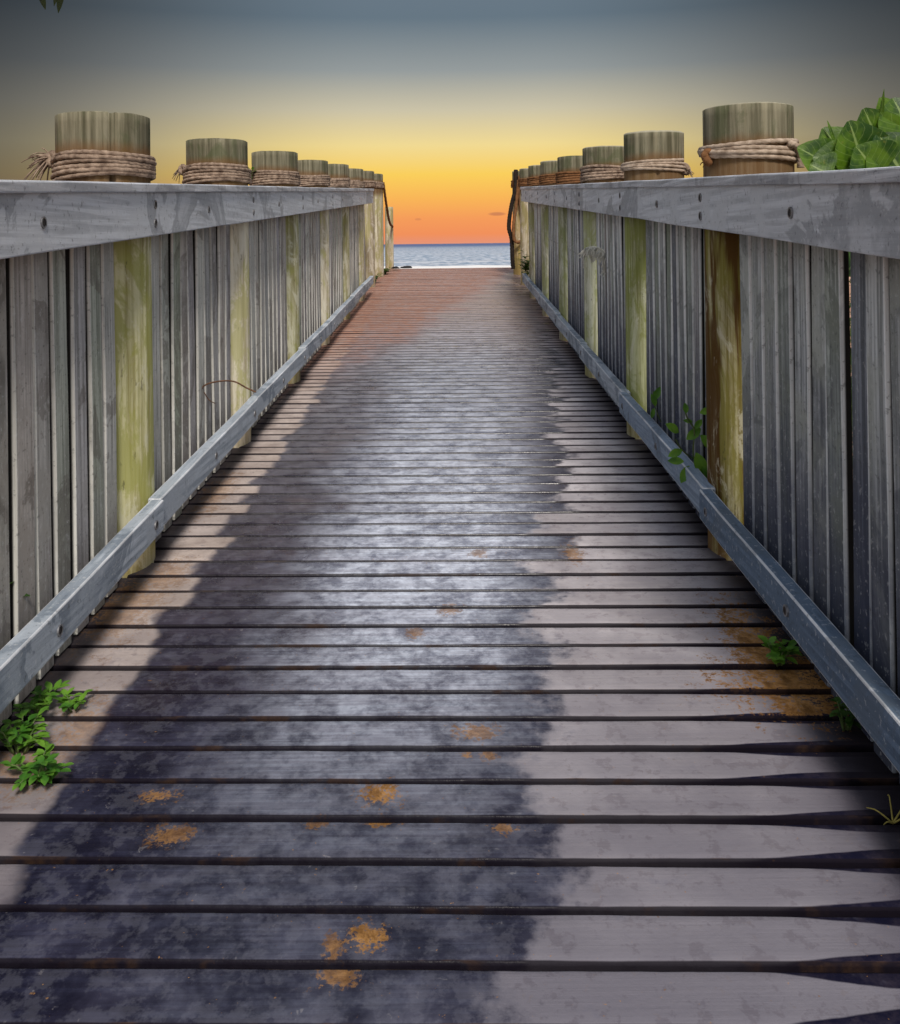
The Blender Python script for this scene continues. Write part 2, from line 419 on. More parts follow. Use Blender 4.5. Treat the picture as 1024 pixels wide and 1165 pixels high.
M_scrub = mat_leaf('dune_scrub_leaf', (.018,.035,.012), (.05,.08,.025), (.1,.2,.05), .6, uvv=False)
M_palm = mat_leaf('palm_leaflet', (.003,.004,.004), (.006,.008,.006), (.03,.04,.02), .9, uvv=False)
M_stem = mat_plain('green_stem', (.06,.11,.03), (.13,.17,.05), 40, .7)
M_twig = mat_plain('brown_twig', (.07,.035,.02), (.17,.09,.05), 60, .85)
M_dry = mat_plain('bleached_dry_grass', (.62,.60,.50), (.88,.86,.76), 60, .85)
M_straw = mat_plain('yellow_straw', (.22,.19,.04), (.42,.34,.09), 60, .85)
M_black = mat_plain('black_seaweed', (.006,.006,.006), (.022,.018,.015), 30, .7)
M_bark = mat_plain('palm_bark', (.07,.06,.045), (.16,.14,.11), 12, .9, bs=.8)
M_sea = mat_sea(); M_sand = mat_sand()
M_joist = mat_plain('dark_joist_timber', (.02,.018,.016), (.05,.042,.035), 14, .9)

# ---------------------------------------------------------------- deck
def make_deck():
    pitch, SK = .0978, .020
    y0 = 1.2514-pitch*30
    bm = bmesh.new(); lay = []
    XL, XR = -1.16, 1.03; NX = 72
    i = 0; y = y0
    while y < END-.02:
        rr = random.random(); lift = random.uniform(-.0015, .0015); yaw = random.uniform(-.0018, .0018); cup = random.uniform(-.001, .0015)
        rows = []
        for a in range(NX+1):
            X = XL+(XR-XL)*a/NX
            g = .0042+.0022*max(0, min(1, (X+.1)/.7))
            g += .0012
            ex0 = g+.0016*mnoise.noise(Vector((X*7, i*3.1, 0)))+.001*mnoise.noise(Vector((X*31, i*3.1, 4)))
            ex1 = g+.0016*mnoise.noise(Vector((X*7, i*3.1, 9)))+.001*mnoise.noise(Vector((X*31, i*3.1, 14)))
            a0 = ex0; a1 = pitch-ex1; b = .0055
            yy = y-SK*X+yaw*X
            prof = [(a0, -.032), (a0, -b), (a0+b*.3, -b*.3), (a0+b, 0)]
            for k in range(1, 6): prof.append((a0+b+(a1-a0-2*b)*k/6, 0))
            prof += [(a1-b, 0), (a1-b*.3, -b*.3), (a1, -b), (a1, -.032)]
            row = []
            for (q, z) in prof:
                vv = (q-pitch/2)/((a1-a0)/2)
                zz = z+lift+(cup*(vv*vv-.5) if z > -.004 else 0)+.0009*mnoise.noise(Vector((X*3, (yy+q)*9, i)))
                w = bm.verts.new((X, yy+q, S*(yy+q)+zz)); row.append(w); lay.append((X, vv, rr))
            rows.append(row)
        n = len(rows[0])
        for a in range(NX):
            for k in range(n):
                bm.faces.new((rows[a][k], rows[a+1][k], rows[a+1][(k+1)%n], rows[a][(k+1)%n]))
        bm.faces.new(rows[0]); bm.faces.new(rows[-1][::-1])
        y += pitch; i += 1
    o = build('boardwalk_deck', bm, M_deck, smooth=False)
    at_ = o.data.attributes.new('pl', 'FLOAT_VECTOR', 'POINT')
    flat = [c for t in lay for c in t]; at_.data.foreach_set('vector', flat)
    for p in o.data.polygons: p.use_smooth = abs(p.normal.z) > .3 and p.area < .1 and len(p.vertices) == 4
    tag(o, 'weathered cross planks of the boardwalk, dark and wet along the middle', kind='structure')
    bm = bmesh.new()
    for X in (-1.02, -.35, .30, .92):
        box(bm, X-.03, X+.03, -1.6, END-.05, -.19, -.036, .004, shear=S)
    build('deck_joists', bm, M_joist)['kind'] = 'structure'
make_deck()

# ---------------------------------------------------------------- posts
def post_bm(r, h, seed, crack=None, z0=-.06, nseg=72, nz=46):
    bm = bmesh.new(); rings = []
    zs = [z0+(h-z0)*i/nz for i in range(nz+1)]
    zs = zs[:-1]+[h-.004, h-.001]
    for z in zs:
        ring = []
        inset = .0 if z < h-.003 else (.0015 if z < h-.002 else .005)
        for k in range(nseg):
            a = 2*math.pi*k/nseg
            n = mnoise.noise(Vector((math.cos(a)*1.1+seed, math.sin(a)*1.1, z*.7)))*.004
            n += mnoise.noise(Vector((math.cos(a)*8+seed, math.sin(a)*8, z*1.3)))*.0012
            rr = r+n-inset
            if crack:
                for (ca, dep, zb) in crack:
                    d = abs((a-ca+math.pi) % (2*math.pi)-math.pi)
                    if d < .0437 and z > zb: rr -= dep
            ring.append(bm.verts.new((math.cos(a)*rr, math.sin(a)*rr, z+(.0016*mnoise.noise(Vector((a*2, seed, 0))) if z > h-.01 else 0))))
        rings.append(ring)
    for i in range(len(rings)-1):
        for k in range(nseg):
            bm.faces.new((rings[i][k], rings[i][(k+1)%nseg], rings[i+1][(k+1)%nseg], rings[i+1][k]))
    bm.faces.new(rings[0][::-1])
    c = bm.verts.new((0, 0, h))
    for k in range(nseg): bm.faces.new((rings[-1][k], rings[-1][(k+1)%nseg], c))
    return bm

def lashing(r, z0, z1, turns, rr, seed, slant=.0, lobes=3):
    """several turns of laid rope round a post"""
    bm = bmesh.new(); pts = []; n = int(turns*90)
    rnd = random.Random(seed); ph = rnd.uniform(0, 6.28); a0 = rnd.uniform(2.4, 3.4)
    for i in range(n+1):
        t = i/n; a = a0+2*math.pi*turns*t
        z = z0+(z1-z0)*t
        z += .0045*math.sin(a+ph)+.0065*mnoise.noise(Vector((a*.7, seed, 0)))+slant*math.cos(a)*(.5-t)
        q = r+rr*.85+.0035*mnoise.noise(Vector((a*.9, seed, 7)))+(.003 if (int(turns*t) % 3 == 1) else 0)
        pts.append(Vector((math.cos(a)*q, math.sin(a)*q, z)))
    sweep(bm, pts, rr, 12, lobes, 150, .34)
    return bm
def frayed(base, out, seed, n=16, L=.07, rr=.009):
    """knot and loose strands at a rope's end"""
    rnd = random.Random(seed); bm = bmesh.new()
    t = Vector(out).normalized(); side = t.cross(Vector((0,0,1))).normalized()
    kn = [Vector(base)+t*(.012*math.cos(a))+Vector((0,0,1))*(.016*math.sin(a))+side*(.006*math.sin(2*a)) for a in [i/22*2*math.pi*1.15 for i in range(23)]]
    sweep(bm, kn, rr, 10, 3, 150, .3)
    for i in range(n):
        d = (t*rnd.uniform(.5, 1)+Vector((rnd.uniform(-.5,.5), rnd.uniform(-.5,.5), rnd.uniform(-.9,.35)))).normalized()
        l = L*rnd.uniform(.5, 1)
        p0 = Vector(base)+t*.008+Vector((0,0,rnd.uniform(-.008,.01)))
        pts = [p0+d*l*s+Vector((0,0,-.5*l*s*s))+side*(.006*math.sin(5*s+i)) for s in [k/6 for k in range(7)]]
        sweep(bm, pts, lambda q: .0028*(1-.55*q), 5)
    return bm

PR, PH = .127, 1.285
LX, LY0, RX, RY0, PP = -.997, 2.64, .860, 2.69, 1.26
rngp = random.Random(3)
tints_L = {-1: (.30,.29,.17,.1), 0: (.60,.57,.26,.02), 1: (.86,.78,.58,.15), 2: (.52,.50,.28,.05), 3: (.84,.77,.58,.08), 4: (.50,.47,.28,.1), 5: (.62,.56,.42,.1), 6: (.60,.52,.38,.15), 7: (.56,.50,.36,.15)}
tints_R = {-1: (.25,.22,.1,.4), 0: (.34,.29,.09,.9), 1: (.42,.45,.20,.1), 2: (.62,.64,.44,.05), 3: (.40,.43,.28,.1), 4: (.50,.52,.36,.1), 5: (.45,.45,.32,.2), 6: (.55,.46,.3,.2), 7: (.70,.52,.28,.2)}

def make_post(side, k, parent=None, px=0, py=0):
    """round post; coordinates relative to the parent empty at (px, py, S*py)"""
    X, Y = (LX, LY0+PP*k) if side == 'L' else (RX, RY0+PP*k)
    seed = k*3.7+(0 if side == 'L' else 50)
    crack = None
    if side == 'L' and k == 0: crack = [(-1.05, .030, .95), (-.87, .008, 1.15)]
    if side == 'R' and k == 1: crack = [(-1.65, .010, 1.0)]
    if k in (2, 4, 5): crack = [(rngp.uniform(-2.4, -.8), .007, 1.0)]
    bm = post_bm(PR*(1 if k < 6 else .97), PH-(.012 if side == 'L' else .004)+rngp.uniform(-.006, .006), seed, crack)
    o = build('post', bm, M_post, parent, True, (X-px, Y-py, S*Y-S*py))
    c = (tints_L if side == 'L' else tints_R)[k]; o.color = c
    if parent:
        if (side, k) == ('L', 0): tag(o, 'yellow green algae stained post nearest the camera on the left')
        if (side, k) == ('R', 0): tag(o, 'post with dark brown streaks down its side')
        if (side, k) == ('L', 1): tag(o, 'cream coloured post with a brown knot')
    return o
def dress(o, side, k):
    """rope parts under a post"""
    seed = k+(10 if side == 'L' else 40)
    if side == 'L':
        if k == 0:
            build('rope_lashing', lashing(PR, 1.090, 1.158, 5.6, .0066, 11, .014), M_rope, o, True)
            build('frayed_rope_end', frayed((-.132, -.030, 1.150), (-1, -.25, .1), 5, 26, .085, .011), M_rope, o, True)
        else:
            build('rope_lashing', lashing(PR, 1.088, 1.160, 5.5, .0070, seed, .01), M_rope, o, True)
            if k in (1, 2): build('frayed_rope_end', frayed((-.135, -.03, 1.150), (-1, -.2, 0), seed, 9, .045, .009), M_rope, o, True)
    else:
        if k == 0:
            build('rope_lashing', lashing(PR, 1.128, 1.178, 3.8, .0068, 23, -.022), M_rope2, o, True)
            build('frayed_rope_end', frayed((-.128, -.05, 1.135), (-.9, -.4, -.4), 9, 8, .025, .011), M_ropeB, o, True)
            bm = bmesh.new()
            sweep(bm, smooth_path([(.075,-.118,1.165), (.10,-.108,1.158), (.118,-.092,1.132), (.120,-.088,1.098)], 30), .0095, 12, 3, 150, .32)
            build('hanging_rope_end', bm, M_rope2, o, True)
        elif k == 1:
            build('rope_lashing', lashing(PR, 1.118, 1.158, 3.4, .0064, 27, -.014), M_rope2, o, True)
            build('hanging_rope_end', frayed((.118, -.07, 1.125), (.8, -.5, -.3), 4, 7, .035, .010), M_rope, o, True)
        else:
            build('rope_lashing', lashing(PR, 1.095, 1.165, 4.5, .0078, seed, .01), M_ropeB if k > 2 else M_rope, o, True)

# ---------------------------------------------------------------- railings
def bolt_bm(bm, x, y, z, sx, holeonly=False):
    """washer and recessed bolt head lying against a face whose normal is +-x"""
    for (r0, r1, d, mi) in ((.0125, .0088, .0026, 1), (.0090, 0, .0012, 0)):
        n = 18; a_, b_ = [], []
        for k in range(n):
            a = 2*math.pi*k/n
            a_.append(bm.verts.new((x+sx*d, y+math.cos(a)*r0, z+math.sin(a)*r0)))
            if r1: b_.append(bm.verts.new((x+sx*d, y+math.cos(a)*r1, z+math.sin(a)*r1)))
            else: pass
        back = [bm.verts.new((x-sx*.002, v.co.y, v.co.z)) for v in a_]
        fs = []
        for k in range(n):
            j = (k+1) % n
            if r1: fs.append(bm.faces.new((a_[k], a_[j], b_[j], b_[k])))
            fs.append(bm.faces.new((a_[k], a_[j], back[j], back[k])))
        if not r1: fs.append(bm.faces.new(a_))
        for f in fs: f.material_index = mi

BOLT = {}
def bolt(parent, x, y, z, sx):
    if sx not in BOLT:
        bm = bmesh.new(); bolt_bm(bm, 0, 0, 0, sx); o = build('bolt', bm, [M_hole, M_wash], parent, False); BOLT[sx] = o.data
    else:
        o = link(bpy.data.objects.new('bolt', BOLT[sx])); o.parent = parent
    o.location = (x, y, z)
ZC0, ZC1, ZF0 = 1.058, 1.080, .934
KZ0, KZ1 = .11, .193
def make_railing(side):
    sgn = -1 if side == 'L' else 1       # outward
    XI = -.83 if side == 'L' else .70    # inner face
    PXc, PY0 = (LX, LY0) if side == 'L' else (RX, RY0)
    y0 = PY0-PP-.25; y1 = 9.55
    lab = ('grey timber railing on the left with pale round posts lashed in rope', 'grey timber railing on the right with dark gaps, green posts and water stains')[side == 'R']
    root = empty('boardwalk_railing', (PXc, PY0, S*PY0), lab, 'railing')
    ox, oy, oz = PXc, PY0, S*PY0
    def X(a): return a-ox
    for k in range(-1, 6):
        o = make_post(side, k, root, ox, oy); dress(o, side, k)
    def longbox(name, mat, xa, xb, ya, yb, za, zb, bev, wob, dy=0, dx=0, yaw=0):
        bm = bmesh.new(); cx, cy = (xa+xb)/2, (ya+yb)/2
        vs = box(bm, xa-cx, xb-cx, ya-cy, yb-cy, za, zb, bev, 0, 2, int((yb-ya)/.06), wob, ya*1.7+xa)
        for v in vs:
            v.co.x += yaw*v.co.y; v.co.z += S*v.co.y
        bm.normal_update()
        for f in bm.faces:
            if max(abs(c_) for c_ in f.normal) < .93: f.material_index = 1
        o = build(name, bm, [mat, M_arris], root, False, (cx+dx-ox, cy-oy, S*cy-oz))
        return o
    xo = XI+sgn*.040
    jo = PY0+PP*3+.02
    for (a, b, yw) in ((y0, jo-.0015, 0), (jo+.0015, y1, 0)):
        longbox('cap_board', M_cap, *sorted((XI-sgn*.010, XI+sgn*.155)), a, b, ZC0-.003, ZC1, .004, .0022)
        fo = longbox('fascia_board', M_fascia, *sorted((XI, xo)), a+.004, b-.004, ZF0, ZC0, .0035, .0022)
        cy = (a+b)/2
        for k in range(-1, 6):
            yk = PY0+PP*k
            for (yy, zz) in ((yk-.075, ZF0+.088), (yk-.075, ZF0+.036), (yk-.075+.56, ZF0+.062)):
                if a+.03 < yy < b-.03: bolt(fo, -sgn*.0205, yy-cy, zz+S*(yy-cy), -sgn)
    longbox('top_rail', M_picL, *sorted((XI+sgn*.100, XI+sgn*.145)), y0+.02, y1-.02, ZF0+.02, ZC0+.001, .003, .001)
    # low kerb boards, one per bay
    rk = random.Random(5 if side == 'L' else 8)
    for k in range(-2, 6):
        a = PY0+PP*k-.055; b = a+PP-.003
        if k == -2: a = y0
        if k == 5: b = y1-.1
        if b-a < .1: continue
        yaw = -sgn*(.009 if k < 3 else .004)*rk.uniform(.7, 1.2)
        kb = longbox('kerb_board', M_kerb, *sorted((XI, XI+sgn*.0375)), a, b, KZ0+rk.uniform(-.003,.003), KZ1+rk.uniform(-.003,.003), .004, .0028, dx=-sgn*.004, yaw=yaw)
        if side == 'R': kb.color = {-2: (.12,.15,.22,1), -1: (.32,.40,.50,1), 0: (.62,.70,.8,1)}.get(k, (1,1,1,1))  # near right boards tinted darker: shade put into the colour
        cy = (a+b)/2
        for yy in (PY0+PP*k+.53, b-.07):
            if a < yy < b: bolt(kb, -sgn*.0195+yaw*(yy-cy), yy-cy, .150+S*(yy-cy), -sgn)
    # pickets: three board shapes, copied
    protos = []
    XP = PXc-sgn*.092
    for v in range(3):
        bm = bmesh.new()
        box(bm, -.0105, .0105, -.0395, .0395, .004, 1.0, .0025, 0, 2, 14, .0016, v*5+3)
        me = bpy.data.meshes.new('picket'); bmesh.ops.recalc_face_normals(bm, faces=bm.faces); bm.to_mesh(me); bm.free()
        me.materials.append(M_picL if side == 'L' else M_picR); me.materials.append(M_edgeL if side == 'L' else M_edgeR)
        for p in me.polygons:
            if abs(p.normal.y) > .35: p.material_index = 1
        protos.append(me)
    rp = random.Random(17 if side == 'L' else 31)
    y = PY0-PP+.165-.3; pit = .0965
    n = 0
    for k in range(-1, 6):
        ya = PY0+PP*k+.100; yb = min(PY0+PP*(k+1)-(.165 if side == 'L' else .20), y1-.12)
        cnt = int(round((yb-ya)/pit)); st = (yb-ya)/cnt
        for i in range(cnt):
            yy = ya+st*(i+.5)
            o = link(bpy.data.objects.new('picket', rp.choice(protos))); o.parent = root
            dx = rp.uniform(-.0025, .0025)
            wide = 1
            if side == 'L' and k == -1 and abs(yy-1.90) < .05: dx += .004; wide = 1.12
            if side == 'R':
                if k == -1 and 1.93 < yy < 2.03: wide = 1.03
                if k == 0: dx += rp.choice((0, .002, .004))
            o.location = (XP+sgn*.0105+dx-ox, yy-oy+rp.uniform(-.003,.003), S*yy-oz)
            o.rotation_euler = (rp.uniform(-.003,.003), rp.uniform(-.006,.006), rp.uniform(-.015,.015))
            w = (.90 if side == 'L' else (.82 if k in (0, 1) else .94 if k == -1 else .88))*rp.uniform(.96, 1.04)
            o.scale = (1, w*wide, 1)
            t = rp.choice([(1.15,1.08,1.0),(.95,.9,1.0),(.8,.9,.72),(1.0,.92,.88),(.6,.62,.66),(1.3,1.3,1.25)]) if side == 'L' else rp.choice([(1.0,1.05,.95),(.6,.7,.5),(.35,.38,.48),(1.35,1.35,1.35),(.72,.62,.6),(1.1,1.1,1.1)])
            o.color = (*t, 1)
            n += 1
    return root
make_railing('L'); make_railing('R')

# free-standing posts at the seaward end
def lone(side, k, label):
    X, Y = (LX, LY0+PP*k) if side == 'L' else (RX, RY0+PP*k)
    o = empty('rope_post', (X, Y, S*Y), label, 'post', 'round posts past the railing ends')
    c = make_post(side, k, o, X, Y)
    dress(c, side, k)
    return o
lone('L', 6, 'first round post just past the end of the left railing')
lone('L', 7, 'last tall round post on the left, tied by rope to a short post')
lone('R', 6, 'round post just past the end of the right railing')
lone('R', 7, 'last post on the right, hung with loops of old rope')
P = at(443.2, 300, 12.55); P.z = S*12.55-.03
sp = build('short_post', post_bm(.058, .87, 77, None, nseg=32, nz=24), M_post, None, True, P); sp.color = (.58,.50,.34,.1)
tag(sp, 'short thin round post at the deck end on the left', 'post')
# rope from the last tall post to the short post
a = Vector((LX+.13, LY0+PP*7-.02, S*11.46+1.16)); b = Vector((P.x+.05, 12.50, P.z+.60))
bm = bmesh.new()
pts = smooth_path([a, a+(b-a)*.25+Vector((.01,0,-.16)), a+(b-a)*.6+Vector((.005,0,-.16)), b], 60)
sweep(bm, [p-a for p in pts], .015, 12, 3, 70, .3)
tag(build('hanging_rope', bm, M_ropeB, None, True, a), 'brown rope sagging between the tall post and the short post on the left', 'rope')
# loops of rope on the last right-hand post
c = Vector((RX, RY0+PP*7, S*(RY0+PP*7)))
def ropeloop(name, ctrl, rad, mat, label):
    bm = bmesh.new(); pts = smooth_path(ctrl, 90); sweep(bm, [p-c for p in pts], rad, 12, 3, 60, .3)
    return tag(build(name, bm, mat, None, True, c), label, 'rope')
Yr = c.y-.14
ropeloop('rope_loop', [at(591,200,Yr), at(592,232,Yr), at(597,262,Yr-.03), at(596,270,Yr-.04), at(590.5,275.5,Yr-.04), at(585,272,Yr-.03), at(584.5,255,Yr-.02), at(587.5,232,Yr), at(590,205,Yr)], .020, M_ropeB, 'brown rope loop hanging down the front of the last right post')
ropeloop('dark_rope', [at(587,193,Yr+.02), at(586.5,214,Yr+.02), at(581.5,236,Yr+.02), at(579,258,Yr+.02), at(582,272,Yr+.03), at(583,296,Yr+.03), at(584,306,Yr+.03)], .025, M_ropeD, 'thick black rope bowing out beside the last right post')

# ---------------------------------------------------------------- plants
def clump(name, pos, n, spread, hgt, L, W, mat, label, cat, seed, uvn=False, loc_group=None, stems=True, lean=(0,0,0), leafset=6):
    rnd = random.Random(seed); o = empty(name, pos, label, cat, loc_group)
    bs_, bl = bmesh.new(), bmesh.new()
    for i in range(n):
        a = rnd.uniform(0, 6.28); r = spread*math.sqrt(rnd.random())
        tip = Vector((math.cos(a)*r, math.sin(a)*r, hgt*rnd.uniform(.4, 1)))+Vector(lean)*rnd.uniform(.5, 1)
        base = Vector((math.cos(a)*r*.25, math.sin(a)*r*.25, 0))
        pts = smooth_path([base, base*.4+tip*.6+Vector((0,0,hgt*.15)), tip], 8)
        if stems: sweep(bs_, pts, lambda q: .0022*(1-.5*q), 5)
        for j in range(leafset):
            t = .35+.65*j/(leafset-1); p = pts[min(7, int(t*7))]
            aa = rnd.uniform(0, 6.28) if j < leafset-1 else a
            d = Vector((math.cos(aa), math.sin(aa), rnd.uniform(-.1, .8)))
            sc_ = rnd.uniform(.65, 1.15)
            leaf(bl, p, d, Vector((0,0,1)), L*sc_, W*sc_, 4, 2, rnd.uniform(.1,.6), .25, 0)
    if stems: build('stems', bs_, M_stem, o, True)
    else: bs_.free()
    build('leaves', bl, mat, o, True, recalc=False)
    return o
def ground(px, py):
    dx, dy = px-VX, py-HY; ux = dx-ROLL*dy; uy = dy+ROLL*dx
    Y = F*H/(uy+60); return Vector((ux*Y/F, Y, S*Y))
clump('weed', ground(42, 812), 11, .055, .045, .024, .013, M_weed, 'farthest of the three leafy weeds on the left deck edge', 'weed', 1, leafset=7)
clump('weed', ground(84, 808), 6, .030, .030, .022, .012, M_weed, 'small bright sprig beside the farthest weed on the left', 'weed', 21, leafset=7)
clump('weed', ground(22, 856), 12, .050, .055, .026, .014, M_weed, 'middle of the leafy weeds by the left kerb, cut by the picture edge', 'weed', 2, leafset=7)
clump('weed', ground(42, 888), 12, .048, .045, .024, .014, M_weed, 'nearest leafy green weed growing between planks on the left', 'weed', 3, leafset=7)
clump('weed', ground(885, 757), 9, .030, .045, .026, .018, M_weed, 'bright green weed on the ochre sand under the right kerb', 'weed', 4, leafset=6)
clump('weed', ground(962, 830), 8, .030, .055, .022, .012, M_weedD, 'dark shaded weed under the near end of the right kerb', 'weed', 5, leafset=6)
clump('weed', at(16, 700, 1.93), 5, .03, .11, .045, .022, M_weedD, 'narrow green weed showing between two pickets at the far left', 'weed', 6, leafset=5)
clump('weed', ground(423, 322)+Vector((0, 0, .0)), 14, .10, .10, .07, .03, M_weedD, 'dark weed at the foot of the first post past the left railing', 'weed', 7, leafset=5)
clump('weed', ground(437, 312), 12, .09, .08, .06, .03, M_weedD, 'small weed between the last two tall posts on the left', 'weed', 8, leafset=5)
clump('shrub', at(601, 322, 9.75), 20, .06, .34, .08, .04, M_weedD, 'dark green shrub poking out at the end of the right railing', 'shrub', 9, leafset=6)
clump('weed', at(286.5, 204, 5.05), 4, .02, .08, .045, .018, M_weed, 'tiny yellowish sprig beside the third left post above the rail', 'weed', 10, leafset=4)

# climbing vine coming through the right-hand pickets
def vine():
    o = empty('vine', at(790, 560, 2.95), 'green vine with glossy leaves poking through the right pickets', 'vine')
    b = o.location
    bl, bs_ = bmesh.new(), bmesh.new()
    path = smooth_path([at(800,560,2.90)-b, at(789,520,2.86)-b, at(790,490,2.84)-b, at(783,478,2.82)-b, at(780,470,2.8)-b], 16)
    sweep(bs_, path, .0026, 6)
    path = smooth_path([at(789,522,2.86)-b, at(776,512,2.80)-b, at(769,500,2.76)-b], 8); sweep(bs_, path, .002, 6)
    rnd = random.Random(4)
    for (px, py, dx, dz, L) in ((772,492,-.6,.5,.055),(776,512,-1,-.3,.05),(781,500,.8,.6,.06),(796,470,.9,.3,.045),(781,470,-.2,1,.035),(790,488,.6,.7,.04),(784,530,-.5,-.8,.06),(778,525,-.9,.1,.05),(797,495,.5,-.5,.075),(792,515,.3,-.9,.08),(799,530,.4,-.6,.07),(788,480,-.8,.2,.03)):
        leaf(bl, at(px, py, 2.80+rnd.uniform(-.03,.05))-b, Vector((dx, rnd.uniform(-.4,.1), dz)), Vector((rnd.uniform(-.3,.3), -1, .5)), L, L*.5, 5, 4, .3, .3, 0)
    build('stems', bs_, M_stem, o, True); build('leaves', bl, M_weed, o, True, recalc=False)
    p2 = at(748, 470, 3.35)
    o = empty('vine_sprig', p2, 'small two leaved sprig poking through beside the second right post', 'vine')
    bl, bs_ = bmesh.new(), bmesh.new()
    sweep(bs_, smooth_path([at(752,480,3.36)-p2, at(745,462,3.34)-p2, at(743,445,3.33)-p2], 8), .002, 6)
    for (px, py, dx, dz, L) in ((743,456,.5,1,.06),(746,462,-.3,.9,.05),(744,464,-.2,-.7,.04)):
        leaf(bl, at(px, py, 3.32)-p2, Vector((dx,-.2,dz)), Vector((0,-1,.3)), L, L*.42, 5, 4, .3, .3, 0)
    build('stems', bs_, M_stem, o, True); build('leaves', bl, M_weed, o, True, recalc=False)
vine()

# big-leaved bush behind the right-hand rail
def sea_grape():
    Yb = 2.35; b = at(985, 187, Yb); b.z -= 1.0; b.y += .1
    o = empty('broadleaf_bush', b, 'bush with broad glossy green leaves rising behind the right rail', 'bush')
    bl, bs_ = bmesh.new(), bmesh.new(); uvl = bl.loops.layers.uv.new('UVMap')
    rnd = random.Random(12)
    def L_(px, py, tx, ty, W, dy=0, curl=.25, fold=.35, up=(0,-1,.35), wav=.02):
        W *= 1.25; fold = .22; wav *= .3; curl *= .6; p = at(px, py, Yb+dy)-b; q = at(tx, ty, Yb+dy+rnd.uniform(-.03,.03))-b
        leaf(bl, p, q-p, Vector(up), (q-p).length, W, 9, 6, curl, fold, 1, uvl, wav)
    L_(958,196, 908,166, .10, -.02, .15, .2); L_(975,200, 938,143, .13, .0, .2); L_(968,190, 925,178, .10, -.05, .1)
    L_(985,198, 968,136, .13, -.03, .2); L_(1012,196, 985,122, .15, .02, .15); L_(1000,200, 975,165, .13, -.07, .2)
    L_(1035,190, 1005,108, .12, .05, .2, .5); L_(1040,160, 1018,108, .14, .0, .3); L_(1030,205, 1000,150, .15, -.06, .15)
    L_(1060,190, 1030,110, .2, .03); L_(1050,210, 1012,172, .13, -.05); L_(945,200, 922,186, .09, -.08)
    L_(1000,170, 1003,103, .012, .02, -.25, .2); L_(950,165, 942,136, .008, .0, .2)
    for i in range(70):
        p = Vector((rnd.uniform(.15, .85), rnd.uniform(-.1, .9), rnd.uniform(.2, 1.0)))
        d = Vector((rnd.uniform(-1,1), rnd.uniform(-1,.6), rnd.uniform(-.2,1)))
        s_ = rnd.uniform(.12, .19)
        if p.z+s_*max(0, d.normalized().z) > .86: continue
        leaf(bl, p, d, Vector((0,-1,.5)), s_, s_*.8, 6, 4, .3, .3, 1, uvl, .02)
    for i in range(9):
        q = Vector((rnd.uniform(-.05,.5), rnd.uniform(-.05,.5), rnd.uniform(.75,1.0)))
        sweep(bs_, smooth_path([Vector((.35+rnd.uniform(-.05,.05), .3, -.45)), Vector((.25,.2,.3))+q*.15, q], 12), lambda t: .009*(1-.7*t), 8)
    build('branches', bs_, M_stem, o, True); build('leaves', bl, M_big, o, True, recalc=False)
sea_grape()

# dry twig on the left
b = at(262, 436, 3.38); bm = bmesh.new()
sweep(bm, [p-b for p in smooth_path([at(226,458,3.28), at(231,440,3.30), at(248,434,3.34), at(266,434,3.38), at(280,441,3.36), at(291,446,3.34)], 50)], .0030, 8)
sweep(bm, [p-b for p in smooth_path([at(232,446,3.30), at(238,455,3.31), at(245,459,3.32)], 12)], .0018, 6)
tag(build('dry_twig', bm, M_twig, None, True, b), 'thin brown twig arching from the left pickets to the kerb', 'twig')
# feathery bleached seed head on the right
b = at(672, 282, 4.75); bm = bmesh.new(); rnd = random.Random(6)
arc = smooth_path([at(664,305,4.82), at(665,286,4.78), at(672,281,4.75), at(684,283,4.73), at(692,292,4.72), at(696,302,4.72)], 60)
sweep(bm, [p-b for p in arc], .0035, 6)
for i in range(150):
    t = rnd.uniform(.30, 1); p = arc[int(t*59)]-b
    d = Vector((rnd.uniform(-.75,.15), rnd.uniform(-.5,.2), rnd.uniform(-1,-.15))).normalized(); l = rnd.uniform(.03,.085)
    sweep(bm, [p, p+d*l*.5+Vector((0,0,.004)), p+d*l], .0022, 4)
tag(build('seed_head', bm, M_dry, None, True, b), 'pale feathery grass seed head curling over by the third right post', 'grass plume')
# yellow straw blades bottom right
b = ground(1016, 938); bm = bmesh.new()
for (dx, dy, dz) in ((.05,.02,.03),(-.03,.03,.012),(.03,-.02,.02),(.01,.04,.03),(-.02,-.01,.008)):
    sweep(bm, smooth_path([(0,0,.002), (dx*.6,dy*.6,dz), (dx,dy,dz*.8)], 8), lambda q: .0016*(1-.5*q), 5)
tag(build('straw', bm, M_straw, None, True, b), 'few yellow straw blades on the wet planks at lower right', 'straw')
# dark lump at the crest
def lump(name, pos, sx, sy, sz, seed, label):
    bm = bmesh.new(); bmesh.ops.create_icosphere(bm, subdivisions=4, radius=1)
    for v in bm.verts:
        n = mnoise.fractal(v.co*1.8+Vector((seed,0,0)), .7, 2, 4)
        v.co *= 1+.35*n; v.co.x *= sx; v.co.y *= sy; v.co.z = max(v.co.z, -.3)*sz
    return tag(build(name, bm, M_black, None, True, pos), label, 'seaweed', None)
lump('seaweed_clump', at(462, 304.5, 12.55), .085, .06, .022, 3, 'black clump of seaweed lying on the sand at the crest')
lump('seaweed_clump', at(450, 305, 12.3), .05, .05, .022, 8, 'smaller black clump at the foot of the short post')

